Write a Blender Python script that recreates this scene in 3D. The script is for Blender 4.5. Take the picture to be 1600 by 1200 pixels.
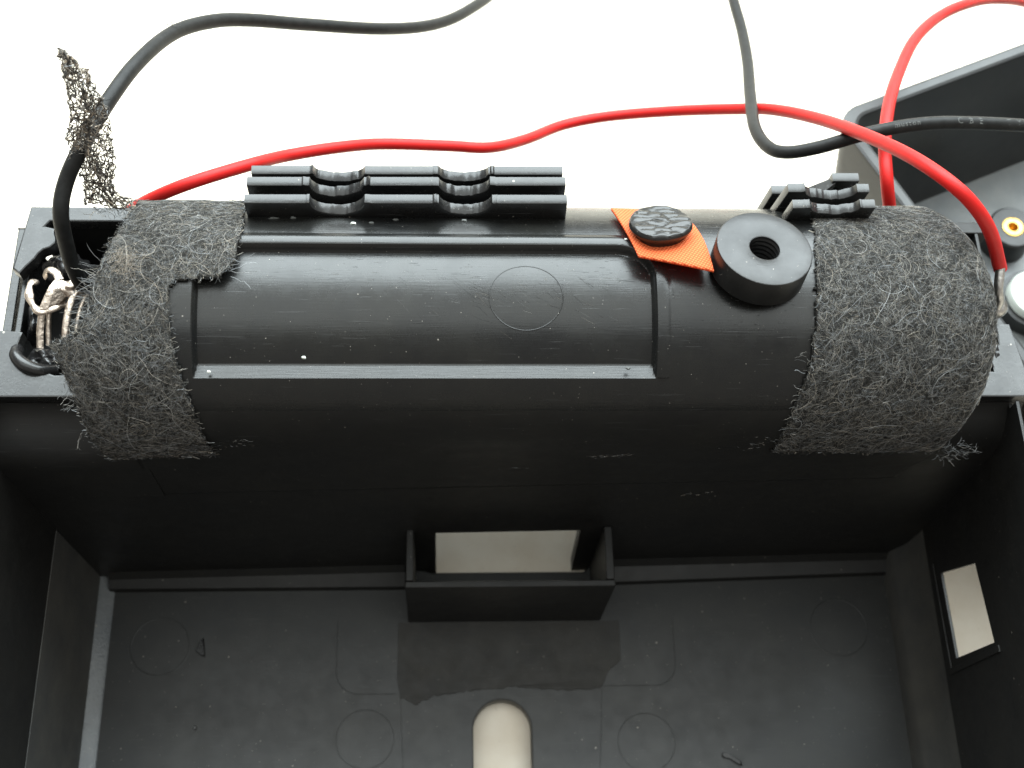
import bpy, math, random
import numpy as np
from mathutils import Vector, Matrix, noise as mnoise

S = 0.001                      # everything below is written in millimetres
scene = bpy.context.scene
for o in list(bpy.data.objects):
    bpy.data.objects.remove(o)

# ------------------------------------------------------------------ camera
cam_d = bpy.data.cameras.new('camera')
cam = bpy.data.objects.new('camera', cam_d)
scene.collection.objects.link(cam)
cam_d.sensor_width = 36.0
cam_d.lens = 45.0
cam_d.clip_start = 0.005
cam_d.clip_end = 20.0
PITCH = math.radians(65.4)
YAW = math.asin(0.055)
f0 = Vector((0, math.cos(PITCH), -math.sin(PITCH)))
r0 = Vector((1, 0, 0))
up = Vector((0, math.sin(PITCH), math.cos(PITCH)))
fw = f0 * math.cos(YAW) + r0 * math.sin(YAW)
rt = r0 * math.cos(YAW) - f0 * math.sin(YAW)
cam.matrix_world = Matrix(((rt.x, up.x, -fw.x, 0), (rt.y, up.y, -fw.y, 0), (rt.z, up.z, -fw.z, 0.183), (0, 0, 0, 1)))
cam_d.dof.use_dof = True
cam_d.dof.focus_distance = 0.141
cam_d.dof.aperture_fstop = 42
scene.camera = cam

# ------------------------------------------------------------------ world and lamps
world = bpy.data.worlds.new('World')
scene.world = world
world.use_nodes = True
bg = world.node_tree.nodes['Background']
bg.inputs['Color'].default_value = (1.0, 0.95, 0.88, 1)
bg.inputs['Strength'].default_value = 0.38

def area_lamp(name, loc, target, sx, sy, power, color):
    d = bpy.data.lights.new(name, 'AREA')
    d.shape = 'RECTANGLE'
    d.size, d.size_y = sx, sy
    d.energy = power
    d.color = color
    o = bpy.data.objects.new(name, d)
    scene.collection.objects.link(o)
    o.location = loc
    o.rotation_euler = (Vector(target) - Vector(loc)).to_track_quat('-Z', 'Y').to_euler()
    return o
# the window light: a broad bright field above and behind the housing
area_lamp('window_light', (0.05, 0.53, 0.50), (0.01, 0.07, 0.05), 1.1, 0.60, 24.5, (0.88, 0.99, 1.02))
# added overhead fill lamp, unseen, far dimmer than the window
area_lamp('overhead_fill', (0.02, 0.04, 0.85), (0.02, 0.04, 0.05), 1.5, 0.62, 5.6, (0.93, 1.0, 0.99))

vs = scene.view_settings
vs.view_transform = 'Standard'
vs.look = 'None'
vs.exposure = 0.0
vs.gamma = 1.0
vs.use_curve_mapping = False

# ------------------------------------------------------------------ materials
def nodes_of(name):
    m = bpy.data.materials.new(name)
    m.use_nodes = True
    nt = m.node_tree
    b = nt.nodes['Principled BSDF']
    return m, nt, b

def N(nt, typ, **kw):
    n = nt.nodes.new(typ)
    for k, v in kw.items():
        if k in n.inputs.keys():
            n.inputs[k].default_value = v
        else:
            setattr(n, k, v)
    return n

def ramp(nt, fac, stops):
    r = nt.nodes.new('ShaderNodeValToRGB')
    nt.links.new(fac, r.inputs['Fac'])
    els = r.color_ramp.elements
    while len(els) > 1:
        els.remove(els[-1])
    els[0].position = stops[0][0]
    els[0].color = stops[0][1]
    for p, c in stops[1:]:
        e = els.new(p)
        e.color = c
    return r

def g(v, a=1):
    return (v, v, v, a)

def coords(nt, scale=(1, 1, 1), rot=(0, 0, 0)):
    tc = nt.nodes.new('ShaderNodeTexCoord')
    mp = nt.nodes.new('ShaderNodeMapping')
    mp.inputs['Scale'].default_value = [s * 1000 for s in scale]     # per millimetre
    mp.inputs['Rotation'].default_value = rot
    nt.links.new(tc.outputs['Object'], mp.inputs['Vector'])
    return mp.outputs['Vector']

def plastic(name, base=(0.008, 0.0083, 0.0085), rough=(0.21, 0.34), dust=0.7, bump=0.3, grain=(0.12, 3.2, 3.2), spec=0.5, scuff=0.15):
    m, nt, b = nodes_of(name)
    L = nt.links.new
    v1 = coords(nt)
    n1 = N(nt, 'ShaderNodeTexNoise', Scale=0.35, Detail=6.0, Roughness=0.65)
    L(v1, n1.inputs['Vector'])
    # roughness: handling marks
    r1 = ramp(nt, n1.outputs['Fac'], [(0.3, g(rough[0])), (0.75, g(rough[1]))])
    L(r1.outputs['Color'], b.inputs['Roughness'])
    # dust specks of three sizes
    specks = None
    for sc, th, amt in ((0.6, 0.07, 1.0), (1.9, 0.10, 0.8), (1.1, 0.07, 0.6)):
        vo = N(nt, 'ShaderNodeTexVoronoi', Scale=sc)
        L(v1, vo.inputs['Vector'])
        nn = N(nt, 'ShaderNodeTexNoise', Scale=sc * 0.8 + 0.3, Detail=1.0)
        L(v1, nn.inputs['Vector'])
        thr = N(nt, 'ShaderNodeMath', operation='MULTIPLY_ADD')
        L(nn.outputs['Fac'], thr.inputs[0])
        thr.inputs[1].default_value = th * 2.6
        thr.inputs[2].default_value = -th * 0.75
        lt = N(nt, 'ShaderNodeMath', operation='LESS_THAN')
        L(vo.outputs['Distance'], lt.inputs[0])
        L(thr.outputs[0], lt.inputs[1])
        sel = N(nt, 'ShaderNodeSeparateColor')
        L(vo.outputs['Color'], sel.inputs[0])
        gt = N(nt, 'ShaderNodeMath', operation='GREATER_THAN')
        L(sel.outputs[0], gt.inputs[0])
        gt.inputs[1].default_value = 0.5
        mu = N(nt, 'ShaderNodeMath', operation='MULTIPLY')
        L(lt.outputs[0], mu.inputs[0]); L(gt.outputs[0], mu.inputs[1])
        mu2 = N(nt, 'ShaderNodeMath', operation='MULTIPLY')
        L(mu.outputs[0], mu2.inputs[0]); mu2.inputs[1].default_value = amt * dust
        if specks is None:
            specks = mu2.outputs[0]
        else:
            mx = N(nt, 'ShaderNodeMath', operation='MAXIMUM')
            L(specks, mx.inputs[0]); L(mu2.outputs[0], mx.inputs[1])
            specks = mx.outputs[0]
    # thin film of fine dust, uneven
    n2 = N(nt, 'ShaderNodeTexNoise', Scale=0.12, Detail=8.0, Roughness=0.7)
    L(v1, n2.inputs['Vector'])
    film = ramp(nt, n2.outputs['Fac'], [(0.35, (base[0], base[1], base[2], 1)), (0.8, (base[0] * 1.7 + .002, base[1] * 1.6 + .002, base[2] * 1.45 + .001, 1))])
    mix = N(nt, 'ShaderNodeMix', data_type='RGBA')
    L(specks, mix.inputs['Factor'])
    L(film.outputs['Color'], mix.inputs[6])
    mix.inputs[7].default_value = (0.34, 0.31, 0.27, 1)
    scm = N(nt, 'ShaderNodeMix', data_type='RGBA')
    L(mix.outputs[2], scm.inputs[6]); scm.inputs[7].default_value = (0.085, 0.085, 0.085, 1)
    L(scm.outputs[2], b.inputs['Base Color'])
    # grain along the moulding and a few scratches
    v2 = coords(nt, grain)
    n3 = N(nt, 'ShaderNodeTexNoise', Scale=2.2, Detail=5.0, Roughness=0.6)
    L(v2, n3.inputs['Vector'])
    v3 = coords(nt, (0.12, 2.4, 2.4), (0.2, 0.3, 0.55))
    n4 = N(nt, 'ShaderNodeTexNoise', Scale=1.6, Detail=3.0, Roughness=0.5)
    L(v3, n4.inputs['Vector'])
    scr = ramp(nt, n4.outputs['Fac'], [(0.66, g(0)), (0.70, g(1))])
    scf = N(nt, 'ShaderNodeMath', operation='MULTIPLY'); L(scr.outputs['Color'], scf.inputs[0]); scf.inputs[1].default_value = scuff
    L(scf.outputs[0], scm.inputs['Factor'])
    ad = N(nt, 'ShaderNodeMath', operation='MULTIPLY_ADD')
    L(scr.outputs['Color'], ad.inputs[0]); ad.inputs[1].default_value = 0.35
    L(n3.outputs['Fac'], ad.inputs[2])
    ad2 = N(nt, 'ShaderNodeMath', operation='MULTIPLY_ADD')
    L(specks, ad2.inputs[0]); ad2.inputs[1].default_value = 1.2
    L(ad.outputs[0], ad2.inputs[2])
    bu = N(nt, 'ShaderNodeBump', Strength=bump, Distance=0.00004)
    L(ad2.outputs[0], bu.inputs['Height'])
    L(bu.outputs['Normal'], b.inputs['Normal'])
    b.inputs['Specular IOR Level'].default_value = spec
    return m

def simple(name, col, rough=0.5, metal=0.0, noise_amt=0.25, nscale=0.6, bump=0.1, bscale=3.0, spec=0.5):
    m, nt, b = nodes_of(name)
    L = nt.links.new
    v = coords(nt)
    n1 = N(nt, 'ShaderNodeTexNoise', Scale=nscale, Detail=5.0, Roughness=0.6)
    L(v, n1.inputs['Vector'])
    lo = [c * (1 - noise_amt) for c in col]; hi = [min(1, c * (1 + noise_amt)) for c in col]
    r = ramp(nt, n1.outputs['Fac'], [(0.3, (*lo, 1)), (0.7, (*hi, 1))])
    L(r.outputs['Color'], b.inputs['Base Color'])
    n2 = N(nt, 'ShaderNodeTexNoise', Scale=bscale, Detail=4.0, Roughness=0.6)
    L(v, n2.inputs['Vector'])
    bu = N(nt, 'ShaderNodeBump', Strength=bump, Distance=0.0002)
    L(n2.outputs['Fac'], bu.inputs['Height'])
    L(bu.outputs['Normal'], b.inputs['Normal'])
    b.inputs['Roughness'].default_value = rough
    b.inputs['Metallic'].default_value = metal
    b.inputs['Specular IOR Level'].default_value = spec
    return m

def attr_mat(name, rough=0.8, spec=0.25):
    m, nt, b = nodes_of(name)
    a = nt.nodes.new('ShaderNodeAttribute')
    a.attribute_name = 'fibre_colour'
    nt.links.new(a.outputs['Color'], b.inputs['Base Color'])
    b.inputs['Roughness'].default_value = rough
    b.inputs['Specular IOR Level'].default_value = spec
    return m

def weave_mat(name):
    m, nt, b = nodes_of(name)
    L = nt.links.new
    v = coords(nt, (1, 1, 1), (0, 0, 0.6))
    sx = N(nt, 'ShaderNodeSeparateXYZ'); L(v, sx.inputs[0])
    outs = []
    for k in ('X', 'Y'):
        mu = N(nt, 'ShaderNodeMath', operation='MULTIPLY'); L(sx.outputs[k], mu.inputs[0]); mu.inputs[1].default_value = 2 * math.pi / 0.62
        si = N(nt, 'ShaderNodeMath', operation='SINE'); L(mu.outputs[0], si.inputs[0])
        outs.append(si.outputs[0])
    pr = N(nt, 'ShaderNodeMath', operation='MULTIPLY'); L(outs[0], pr.inputs[0]); L(outs[1], pr.inputs[1])
    ab = N(nt, 'ShaderNodeMath', operation='ABSOLUTE'); L(pr.outputs[0], ab.inputs[0])
    r = ramp(nt, ab.outputs[0], [(0.0, (0.62, 0.07, 0.015, 1)), (0.35, (0.95, 0.19, 0.05, 1)), (1.0, (0.97, 0.25, 0.075, 1))])
    L(r.outputs['Color'], b.inputs['Base Color'])
    bu = N(nt, 'ShaderNodeBump', Strength=0.7, Distance=0.00015)
    L(ab.outputs[0], bu.inputs['Height']); L(bu.outputs['Normal'], b.inputs['Normal'])
    b.inputs['Roughness'].default_value = 0.7
    tr = N(nt, 'ShaderNodeBsdfTranslucent'); tr.inputs['Color'].default_value = (0.95, 0.10, 0.02, 1)
    ms = N(nt, 'ShaderNodeMixShader'); ms.inputs[0].default_value = 0.25
    L(b.outputs[0], ms.inputs[1]); L(tr.outputs[0], ms.inputs[2])
    L(ms.outputs[0], nt.nodes['Material Output'].inputs['Surface'])
    return m

def table_mat(name):
    m, nt, b = nodes_of(name)
    L = nt.links.new
    v = coords(nt)
    n1 = N(nt, 'ShaderNodeTexNoise', Scale=0.16, Detail=6.0, Roughness=0.6); L(v, n1.inputs['Vector'])
    r = ramp(nt, n1.outputs['Fac'], [(0.25, (0.66, 0.57, 0.45, 1)), (0.7, (0.76, 0.69, 0.58, 1))])
    vo = N(nt, 'ShaderNodeTexNoise', Scale=1.4, Detail=2.0); L(v, vo.inputs['Vector'])
    sp = ramp(nt, vo.outputs['Fac'], [(0.70, g(0)), (0.74, g(1))])
    mix = N(nt, 'ShaderNodeMix', data_type='RGBA')
    ml = N(nt, 'ShaderNodeMath', operation='MULTIPLY'); L(sp.outputs['Color'], ml.inputs[0]); ml.inputs[1].default_value = 0.25
    L(ml.outputs[0], mix.inputs['Factor']); L(r.outputs['Color'], mix.inputs[6]); mix.inputs[7].default_value = (0.42, 0.37, 0.3, 1)
    L(mix.outputs[2], b.inputs['Base Color'])
    bu = N(nt, 'ShaderNodeBump', Strength=0.15, Distance=0.0003); L(n1.outputs['Fac'], bu.inputs['Height']); L(bu.outputs['Normal'], b.inputs['Normal'])
    b.inputs['Roughness'].default_value = 0.55
    return m

M = {}
M['plastic'] = plastic('black_moulded_plastic')
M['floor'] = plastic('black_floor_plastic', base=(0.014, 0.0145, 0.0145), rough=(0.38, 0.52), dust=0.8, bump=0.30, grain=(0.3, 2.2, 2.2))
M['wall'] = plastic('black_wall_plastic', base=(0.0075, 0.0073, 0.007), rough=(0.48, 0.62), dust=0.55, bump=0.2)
M['pale_foot'] = plastic('pale_foot_plastic', base=(0.055, 0.055, 0.053), rough=(0.5, 0.7), dust=0.7, bump=0.25)  # paler base for the lower facets of the side walls
M['worn_sheen'] = plastic('worn_sheen_plastic', base=(0.10, 0.11, 0.12), rough=(0.2, 0.34), dust=1.0, bump=0.9, grain=(1, 1, 1))  # worn coving strip, its glossy highlight painted into the pale bluish base
M['grey'] = plastic('grey_plastic', base=(0.115, 0.125, 0.13), rough=(0.35, 0.5), dust=0.2, bump=0.1)
M['cut'] = plastic('cut_black_plastic', base=(0.012, 0.012, 0.0125), rough=(0.2, 0.38), dust=0.9, bump=0.3, grain=(1.2, 1.2, 1.2), scuff=.5)
M['cover'] = plastic('cover_plastic', base=(0.013, 0.0135, 0.014), rough=(0.36, 0.46), dust=0.2, bump=0.06)
M['rubber'] = plastic('black_rubber', base=(0.007, 0.007, 0.0075), rough=(0.3, 0.46), dust=0.8, bump=0.3, grain=(1, 1, 1))
M['wax'] = plastic('crinkled_black_wax', base=(0.010, 0.010, 0.010), rough=(0.24, 0.40), dust=0.4, bump=0.35, grain=(0.4, 1.2, 0.8))
M['glue'] = plastic('black_glue', base=(0.009, 0.009, 0.010), rough=(0.18, 0.35), dust=0.2, bump=0.25, grain=(1, 1, 1))
M['patch'] = plastic('torn_black_tape', base=(0.020, 0.0192, 0.018), rough=(0.5, 0.7), dust=0.3, bump=0.35, grain=(0.6, 1.6, 1.6), spec=0.36)
M['felt'] = simple('dark_felt', (0.024, 0.023, 0.021), 0.95, noise_amt=0.6, nscale=2.2, bump=1.0, bscale=5.0, spec=0.1)
M['fibre'] = attr_mat('fibre')
M['red'] = simple('red_wire_insulation', (0.56, 0.012, 0.010), 0.5, noise_amt=0.08, nscale=0.4, bump=0.08, bscale=2.5, spec=0.28)
M['black_wire'] = simple('black_wire_insulation', (0.013, 0.013, 0.0125), 0.5, noise_amt=0.4, nscale=0.8, bump=0.12, bscale=2.5, spec=0.22)
M['print'] = simple('pale_wire_print', (0.09, 0.093, 0.088), 0.6, noise_amt=0.3)
M['copper'] = simple('tinned_copper', (0.52, 0.44, 0.37), 0.4, 1.0, noise_amt=0.35, nscale=1.6, bump=0.8, bscale=1.6)
M['solder'] = simple('solder', (0.62, 0.60, 0.57), 0.3, 1.0, noise_amt=0.25, nscale=2.0, bump=0.5, bscale=3.0)
M['brass'] = simple('brass', (0.72, 0.46, 0.13), 0.35, 1.0, noise_amt=0.2)
M['white'] = simple('white_plastic', (0.82, 0.86, 0.78), 0.35, noise_amt=0.03)
M['orange'] = weave_mat('orange_woven_fabric')
M['table'] = table_mat('pale_table')

# ------------------------------------------------------------------ mesh helpers
rng = np.random.default_rng(7)
random.seed(7)
col = scene.collection

def link(name, me, mat, parent=None):
    o = bpy.data.objects.new(name, me)
    col.objects.link(o)
    if mat is not None:
        me.materials.append(M[mat])
    if parent is not None:
        o.parent = parent
        o.matrix_parent_inverse = Matrix.Translation(-parent.location) if parent.type == 'EMPTY' else Matrix.Identity(4)
    return o

def shade(me, ang=35):
    me.shade_smooth()
    if ang:
        me.set_sharp_from_angle(angle=math.radians(ang))

def mesh_quads(name, verts, quads, mat, parent=None, ang=35, colors=None):
    """verts (n,3) mm and quads (m,4): fast path"""
    me = bpy.data.meshes.new(name)
    v = np.asarray(verts, np.float32) * S
    q = np.asarray(quads, np.int32)
    me.vertices.add(len(v)); me.vertices.foreach_set('co', v.ravel())
    k = q.shape[1]
    me.loops.add(q.size); me.loops.foreach_set('vertex_index', q.ravel())
    me.polygons.add(len(q))
    me.polygons.foreach_set('loop_start', np.arange(0, q.size, k, dtype=np.int32))
    me.update(calc_edges=True); me.validate()
    if colors is not None:
        a = me.color_attributes.new('fibre_colour', 'FLOAT_COLOR', 'POINT')
        c = np.ones((len(v), 4), np.float32); c[:, :3] = colors
        a.data.foreach_set('color', c.ravel())
    shade(me, ang)
    return link(name, me, mat, parent)

def mesh_any(name, verts, faces, mat, parent=None, ang=35, bevel=0):
    me = bpy.data.meshes.new(name)
    me.from_pydata([(x * S, y * S, z * S) for x, y, z in verts], [], faces)
    me.update(); shade(me, ang)
    o = link(name, me, mat, parent)
    if bevel:
        md = o.modifiers.new('bevel', 'BEVEL'); md.width = bevel * S; md.segments = 2; md.limit_method = 'ANGLE'
    return o

def thing(name, label, cat, loc, group=None):
    o = bpy.data.objects.new(name, None)
    col.objects.link(o)
    o.location = [c * S for c in loc]
    o.empty_display_size = 0.005
    o['label'] = label; o['category'] = cat
    if group: o['group'] = group
    return o

def tag(o, label, cat, group=None):
    o['label'] = label; o['category'] = cat
    if group: o['group'] = group
    return o

def plate(name, outer, holes, half, mat, fn, parent=None, bevel=0.2, ang=35):
    """flat plate in (u, v), thickness 2*half along w; fn(u, v, w) -> mm"""
    cu = bpy.data.curves.new(name, 'CURVE')
    cu.dimensions = '2D'; cu.fill_mode = 'BOTH'
    for loop in [outer] + list(holes):
        sp = cu.splines.new('POLY')
        sp.points.add(len(loop) - 1)
        for p, (a, b) in zip(sp.points, loop):
            p.co = (a, b, 0, 1)
        sp.use_cyclic_u = True
    cu.extrude = max(half - bevel, 0.001)
    cu.bevel_depth = bevel; cu.bevel_resolution = 1; cu.offset = -bevel
    to = bpy.data.objects.new('tmp', cu); col.objects.link(to)
    dg = bpy.context.evaluated_depsgraph_get()
    me = bpy.data.meshes.new_from_object(to.evaluated_get(dg))
    bpy.data.objects.remove(to); bpy.data.curves.remove(cu)
    me.name = name
    me.materials.clear()
    for vv in me.vertices:
        x, y, z = fn(*vv.co)
        vv.co = (x * S, y * S, z * S)
    me.update(); shade(me, ang)
    return link(name, me, mat, parent)

def catmull(pts, per=8):
    P = np.asarray(pts, float)
    P = np.vstack([2 * P[0] - P[1], P, 2 * P[-1] - P[-2]])
    out = []
    for i in range(1, len(P) - 2):
        a, b, c, d = P[i - 1:i + 3]
        for t in np.linspace(0, 1, per, endpoint=False):
            out.append(0.5 * ((2 * b) + (c - a) * t + (2 * a - 5 * b + 4 * c - d) * t * t + (3 * b - 3 * c + d - a) * t ** 3))
    out.append(P[-2])
    return np.array(out)

def frames(path):
    T = np.gradient(path, axis=0); T /= np.linalg.norm(T, axis=1)[:, None]
    n = np.cross(T[0], [0.3, 0.2, 1.0]); n /= np.linalg.norm(n)
    Ns = []
    for t in T:
        n = n - t * (n @ t); n /= np.linalg.norm(n); Ns.append(n.copy())
    Ns = np.array(Ns); Bs = np.cross(T, Ns)
    return T, Ns, Bs

def tube(name, path, rad, mat, parent=None, sides=16, flat=1.0, hint=None, ang=40):
    path = np.asarray(path, float)
    n = len(path)
    rad = np.broadcast_to(np.asarray(rad, float), (n,))
    T, A, B = frames(path)
    if hint is not None:
        h = np.array(hint, float); A = h - T * (T @ h)[:, None]; A /= np.linalg.norm(A, axis=1)[:, None]; B = np.cross(T, A)
    an = np.linspace(0, 2 * math.pi, sides, endpoint=False)
    V = path[:, None, :] + rad[:, None, None] * (np.cos(an)[None, :, None] * A[:, None, :] * flat + np.sin(an)[None, :, None] * B[:, None, :])
    V = V.reshape(-1, 3).tolist()
    F = []
    for i in range(n - 1):
        for j in range(sides):
            k = (j + 1) % sides
            F.append((i * sides + j, i * sides + k, (i + 1) * sides + k, (i + 1) * sides + j))
    F.append(tuple(range(sides - 1, -1, -1))); F.append(tuple((n - 1) * sides + j for j in range(sides)))
    return mesh_any(name, V, F, mat, parent, ang)

def box(name, x0, x1, y0, y1, z0, z1, mat, parent=None, bevel=0.15):
    v = [(x, y, z) for z in (z0, z1) for y in (y0, y1) for x in (x0, x1)]
    f = [(0, 2, 3, 1), (4, 5, 7, 6), (0, 1, 5, 4), (2, 6, 7, 3), (0, 4, 6, 2), (1, 3, 7, 5)]
    return mesh_any(name, v, f, mat, parent, 35, bevel)

def prism(name, prof, x0, x1, mat, parent=None, axis='x', bevel=0.12, ang=35):
    """profile polygon (a, b) swept: axis x -> (a,b)=(y,z); axis y -> (x,z)"""
    n = len(prof)
    v = [(x0, a, b) if axis == 'x' else (a, x0, b) for a, b in prof] + [(x1, a, b) if axis == 'x' else (a, x1, b) for a, b in prof]
    f = [tuple(range(n)), tuple(range(2 * n - 1, n - 1, -1))] + [(i, (i + 1) % n, n + (i + 1) % n, n + i) for i in range(n)]
    return mesh_any(name, v, f, mat, parent, ang, bevel)

def arc(cx, cy, r, a0, a1, n=10):
    return [(cx + r * math.cos(math.radians(a)), cy + r * math.sin(math.radians(a))) for a in np.linspace(a0, a1, n)]

def rrect(x0, x1, y0, y1, r, n=6):
    return arc(x1 - r, y1 - r, r, 0, 90, n) + arc(x0 + r, y1 - r, r, 90, 180, n) + arc(x0 + r, y0 + r, r, 180, 270, n) + arc(x1 - r, y0 + r, r, 270, 360, n)

def nz(x, y, z=0.0):
    return mnoise.noise(Vector((x, y, z)))

def fibre_mesh(name, paths, radii, colors, mat, parent, sides=3):
    """many thin strands, each with the same number of points"""
    P = np.asarray(paths, float)                  # (n, k, 3)
    n, k, _ = P.shape
    T = np.gradient(P, axis=1); T /= (np.linalg.norm(T, axis=2, keepdims=True) + 1e-9)
    ref = rng.normal(size=(n, 1, 3)); A = np.cross(T, ref); A /= (np.linalg.norm(A, axis=2, keepdims=True) + 1e-9)
    B = np.cross(T, A)
    an = np.linspace(0, 2 * math.pi, sides, endpoint=False)
    taper = np.ones(k); taper[-1] = 0.3; taper[0] = 0.5
    R = np.asarray(radii)[:, None] * taper[None, :]
    V = P[:, :, None, :] + R[:, :, None, None] * (np.cos(an)[None, None, :, None] * A[:, :, None, :] + np.sin(an)[None, None, :, None] * B[:, :, None, :])
    base = (np.arange(n) * k * sides)[:, None, None]
    i = np.arange(k - 1)[None, :, None] * sides
    j = np.arange(sides)[None, None, :]; jn = (j + 1) % sides
    a = base + i + j; b = base + i + jn; c = base + i + sides + jn; d = base + i + sides + j
    Q = np.stack([a, b, c, d], -1).reshape(-1, 4)
    C = np.repeat(np.asarray(colors), k * sides, axis=0)
    o = mesh_quads(name, V.reshape(-1, 3), Q, mat, parent, 0, C)
    o['kind'] = 'stuff'
    return o

# ------------------------------------------------------------------ the surface it stands on
tb = mesh_any('tabletop', [(-1500, -1500, -3), (1500, -1500, -3), (1500, 1800, -3), (-1500, 1800, -3), (-1500, -1500, -30), (1500, -1500, -30), (1500, 1800, -30), (-1500, 1800, -30)],
              [(0, 1, 2, 3), (7, 6, 5, 4), (0, 4, 5, 1), (1, 5, 6, 2), (2, 6, 7, 3), (3, 7, 4, 0)], 'table', None, 0)
for p in tb.data.polygons: p.use_smooth = False
tb['kind'] = 'structure'; tb['label'] = 'pale bright table surface under the plastic parts'

# ------------------------------------------------------------------ the housing
H = thing('battery_housing', 'open black plastic housing with a long battery tube across its far wall', 'housing', (9, 20, -3))
XL, XR = -47.5, 66.2
YC, ZC, RT = 67.5, 50.0, 14.5

def wall_y(x):
    return 52.9 + (x + 47.5) * 0.0185

# floor panel with the keyhole slot
slot = arc(8.5, 30.6, 4.05, 0, 180, 16) + [(4.45, 8), (12.55, 8)]
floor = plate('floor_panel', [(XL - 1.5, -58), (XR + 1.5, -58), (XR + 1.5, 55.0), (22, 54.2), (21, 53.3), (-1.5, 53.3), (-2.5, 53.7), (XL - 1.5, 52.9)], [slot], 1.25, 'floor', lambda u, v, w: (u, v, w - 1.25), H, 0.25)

def relief(name, pts, width, hgt, mat, parent, z=0.0, fn=None):
    P = np.asarray(pts, float)
    T = np.gradient(P, axis=0); T /= np.linalg.norm(T, axis=1)[:, None]
    Nn = np.stack([-T[:, 1], T[:, 0]], 1)
    V, F = [], []
    for (x, y), (nx, ny) in zip(P, Nn):
        for off, h in ((-.5, -.02), (-.25, hgt), (.25, hgt), (.5, -.02)):
            q = (x + nx * off * width, y + ny * off * width, z + h)
            V.append(fn(*q) if fn else q)
    for i in range(len(P) - 1):
        for j in range(3):
            F.append((i * 4 + j, i * 4 + j + 1, i * 4 + j + 5, i * 4 + j + 4))
    return mesh_any(name, V, F, mat, parent, 0)

for cx, cy, r in ((-10.6, 29.5, 4.0), (-39.9, 42.8, 4.1), (58.2, 44.5, 4.2), (28.7, 28.5, 4.0)):
    relief('ejector_mark', arc(cx, cy, r, 0, 360, 49), 0.22, 0.025, 'floor', floor)
relief('mould_line', [(-14.9, 46)] + [(-14.9, 42)] + arc(-11.7, 38.9, 3.2, 180, 270, 8) + [(-6.3, 35.65)], 0.22, 0.025, 'floor', floor)
relief('mould_line', [(22.8, 36.4)] + arc(30.6, 39.4, 3.0, 270, 360, 8) + [(33.6, 42), (33.6, 46)], 0.22, 0.025, 'floor', floor)
relief('mould_line', [(-5.8, 35.6), (-5.5, 30), (-5.2, 24), (-4.9, 18)], 0.22, 0.025, 'floor', floor)
relief('mould_line', [(22.8, 36.4), (22.4, 30), (21.9, 24), (21.5, 18)], 0.22, 0.025, 'floor', floor)

# skirting step between floor and far wall
for a, b in ((XL - .2, -5.3), (23.9, XR + .2)):
    ya, yb = wall_y(a) + .3, wall_y(b) + .3
    ja = 50.7 + max(0, (a - 10) * .028); jb = 50.7 + max(0, (b - 10) * .028)
    v = [(a, ja, 0.02), (b, jb, 0.02), (b, jb + .25, 1.0), (a, ja + .25, 1.0), (a, ya - 1.1, 1.7), (b, yb - 1.1, 1.7), (b, yb, 3.2), (a, ya, 3.2)]
    mesh_any('skirting_step', v, [(0, 1, 2, 3), (3, 2, 5, 4), (4, 5, 6, 7)], 'wall', H, 20)

# far wall with its rectangular opening
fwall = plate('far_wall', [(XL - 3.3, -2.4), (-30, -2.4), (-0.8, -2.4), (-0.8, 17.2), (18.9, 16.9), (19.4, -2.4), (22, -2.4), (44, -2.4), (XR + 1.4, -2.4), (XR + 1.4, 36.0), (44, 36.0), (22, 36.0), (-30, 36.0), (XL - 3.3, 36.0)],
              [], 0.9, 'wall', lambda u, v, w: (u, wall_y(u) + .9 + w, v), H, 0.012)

# open pocket in front of the opening
for x0, x1 in ((-4.7, -3.7), (21.9, 23.0)):
    box('pocket_side', x0, x1, 46.8, wall_y(9) + .2, 0, 18.6, 'wall', fwall)
box('pocket_front', -4.8, 23.1, 45.9, 46.78, 0, 18.4, 'wall', fwall)

# torn tape left on the floor in front of the pocket
top_e = [(-6.2, 45.7), (25.6, 45.7)]
rag = []
for x in np.linspace(25.8, -6.2, 70):
    base = np.interp(x, [-6.2, -5.8, -3.6, -1.0, 2.7, 10, 17.3, 22.8, 24.0, 25.8], [37.5, 35.2, 34.2, 35.3, 35.8, 36.4, 35.9, 36.1, 38.6, 40.2])
    rag.append((x + random.uniform(-.12, .12), base + 0.28 * nz(x * 1.3, 3.1) + random.uniform(-.13, .13)))
plate('torn_tape', [(-6.2, 45.86), (25.8, 45.86)] + rag, [], 0.07, 'patch', lambda u, v, w: (u, v, 0.075 + w + 0.05 * nz(u * .5, v * .5)), floor, 0.03)

# side walls
prism('side_wall', [(XL - 2.2, 22.1), (XL - 2.6, 52), (XL - 4.6, 52), (XL - 4.4, 22.1)], -58, 57.9, 'wall', H, 'y')
foot = prism('side_wall_foot', [(XL - 1.6, .9), (XL - 2.15, 22.0), (XL - 4.4, 22.0), (XL - 4.4, .9)], -58, 57.9, 'pale_foot', H, 'y', .03)
prism('coving', [(XL + .5, 0.02), (XL + .2, .2), (XL - 1.55, .85), (XL - 4.4, .85), (XL - 4.4, -2.4), (XL + .5, -2.4)], -58, 57.9, 'worn_sheen', foot, 'y')
prism('side_wall_foot', [(XR - .1, -2.4), (XR - .1, 0.02), (XR + .1, 3.2), (XR + .4, 4.0), (XR + 1.2, 6.2), (XR + 1.7, 9.0), (XR + 1.75, 13.3), (XR + 2.9, 13.3), (XR + 2.9, -2.4)], -58, 57.9, 'pale_foot', H, 'y', .12, 50)
win = [(35.8, 18.3), (47.5, 17.7), (45.0, 30.7), (34.6, 32.4)]
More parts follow.
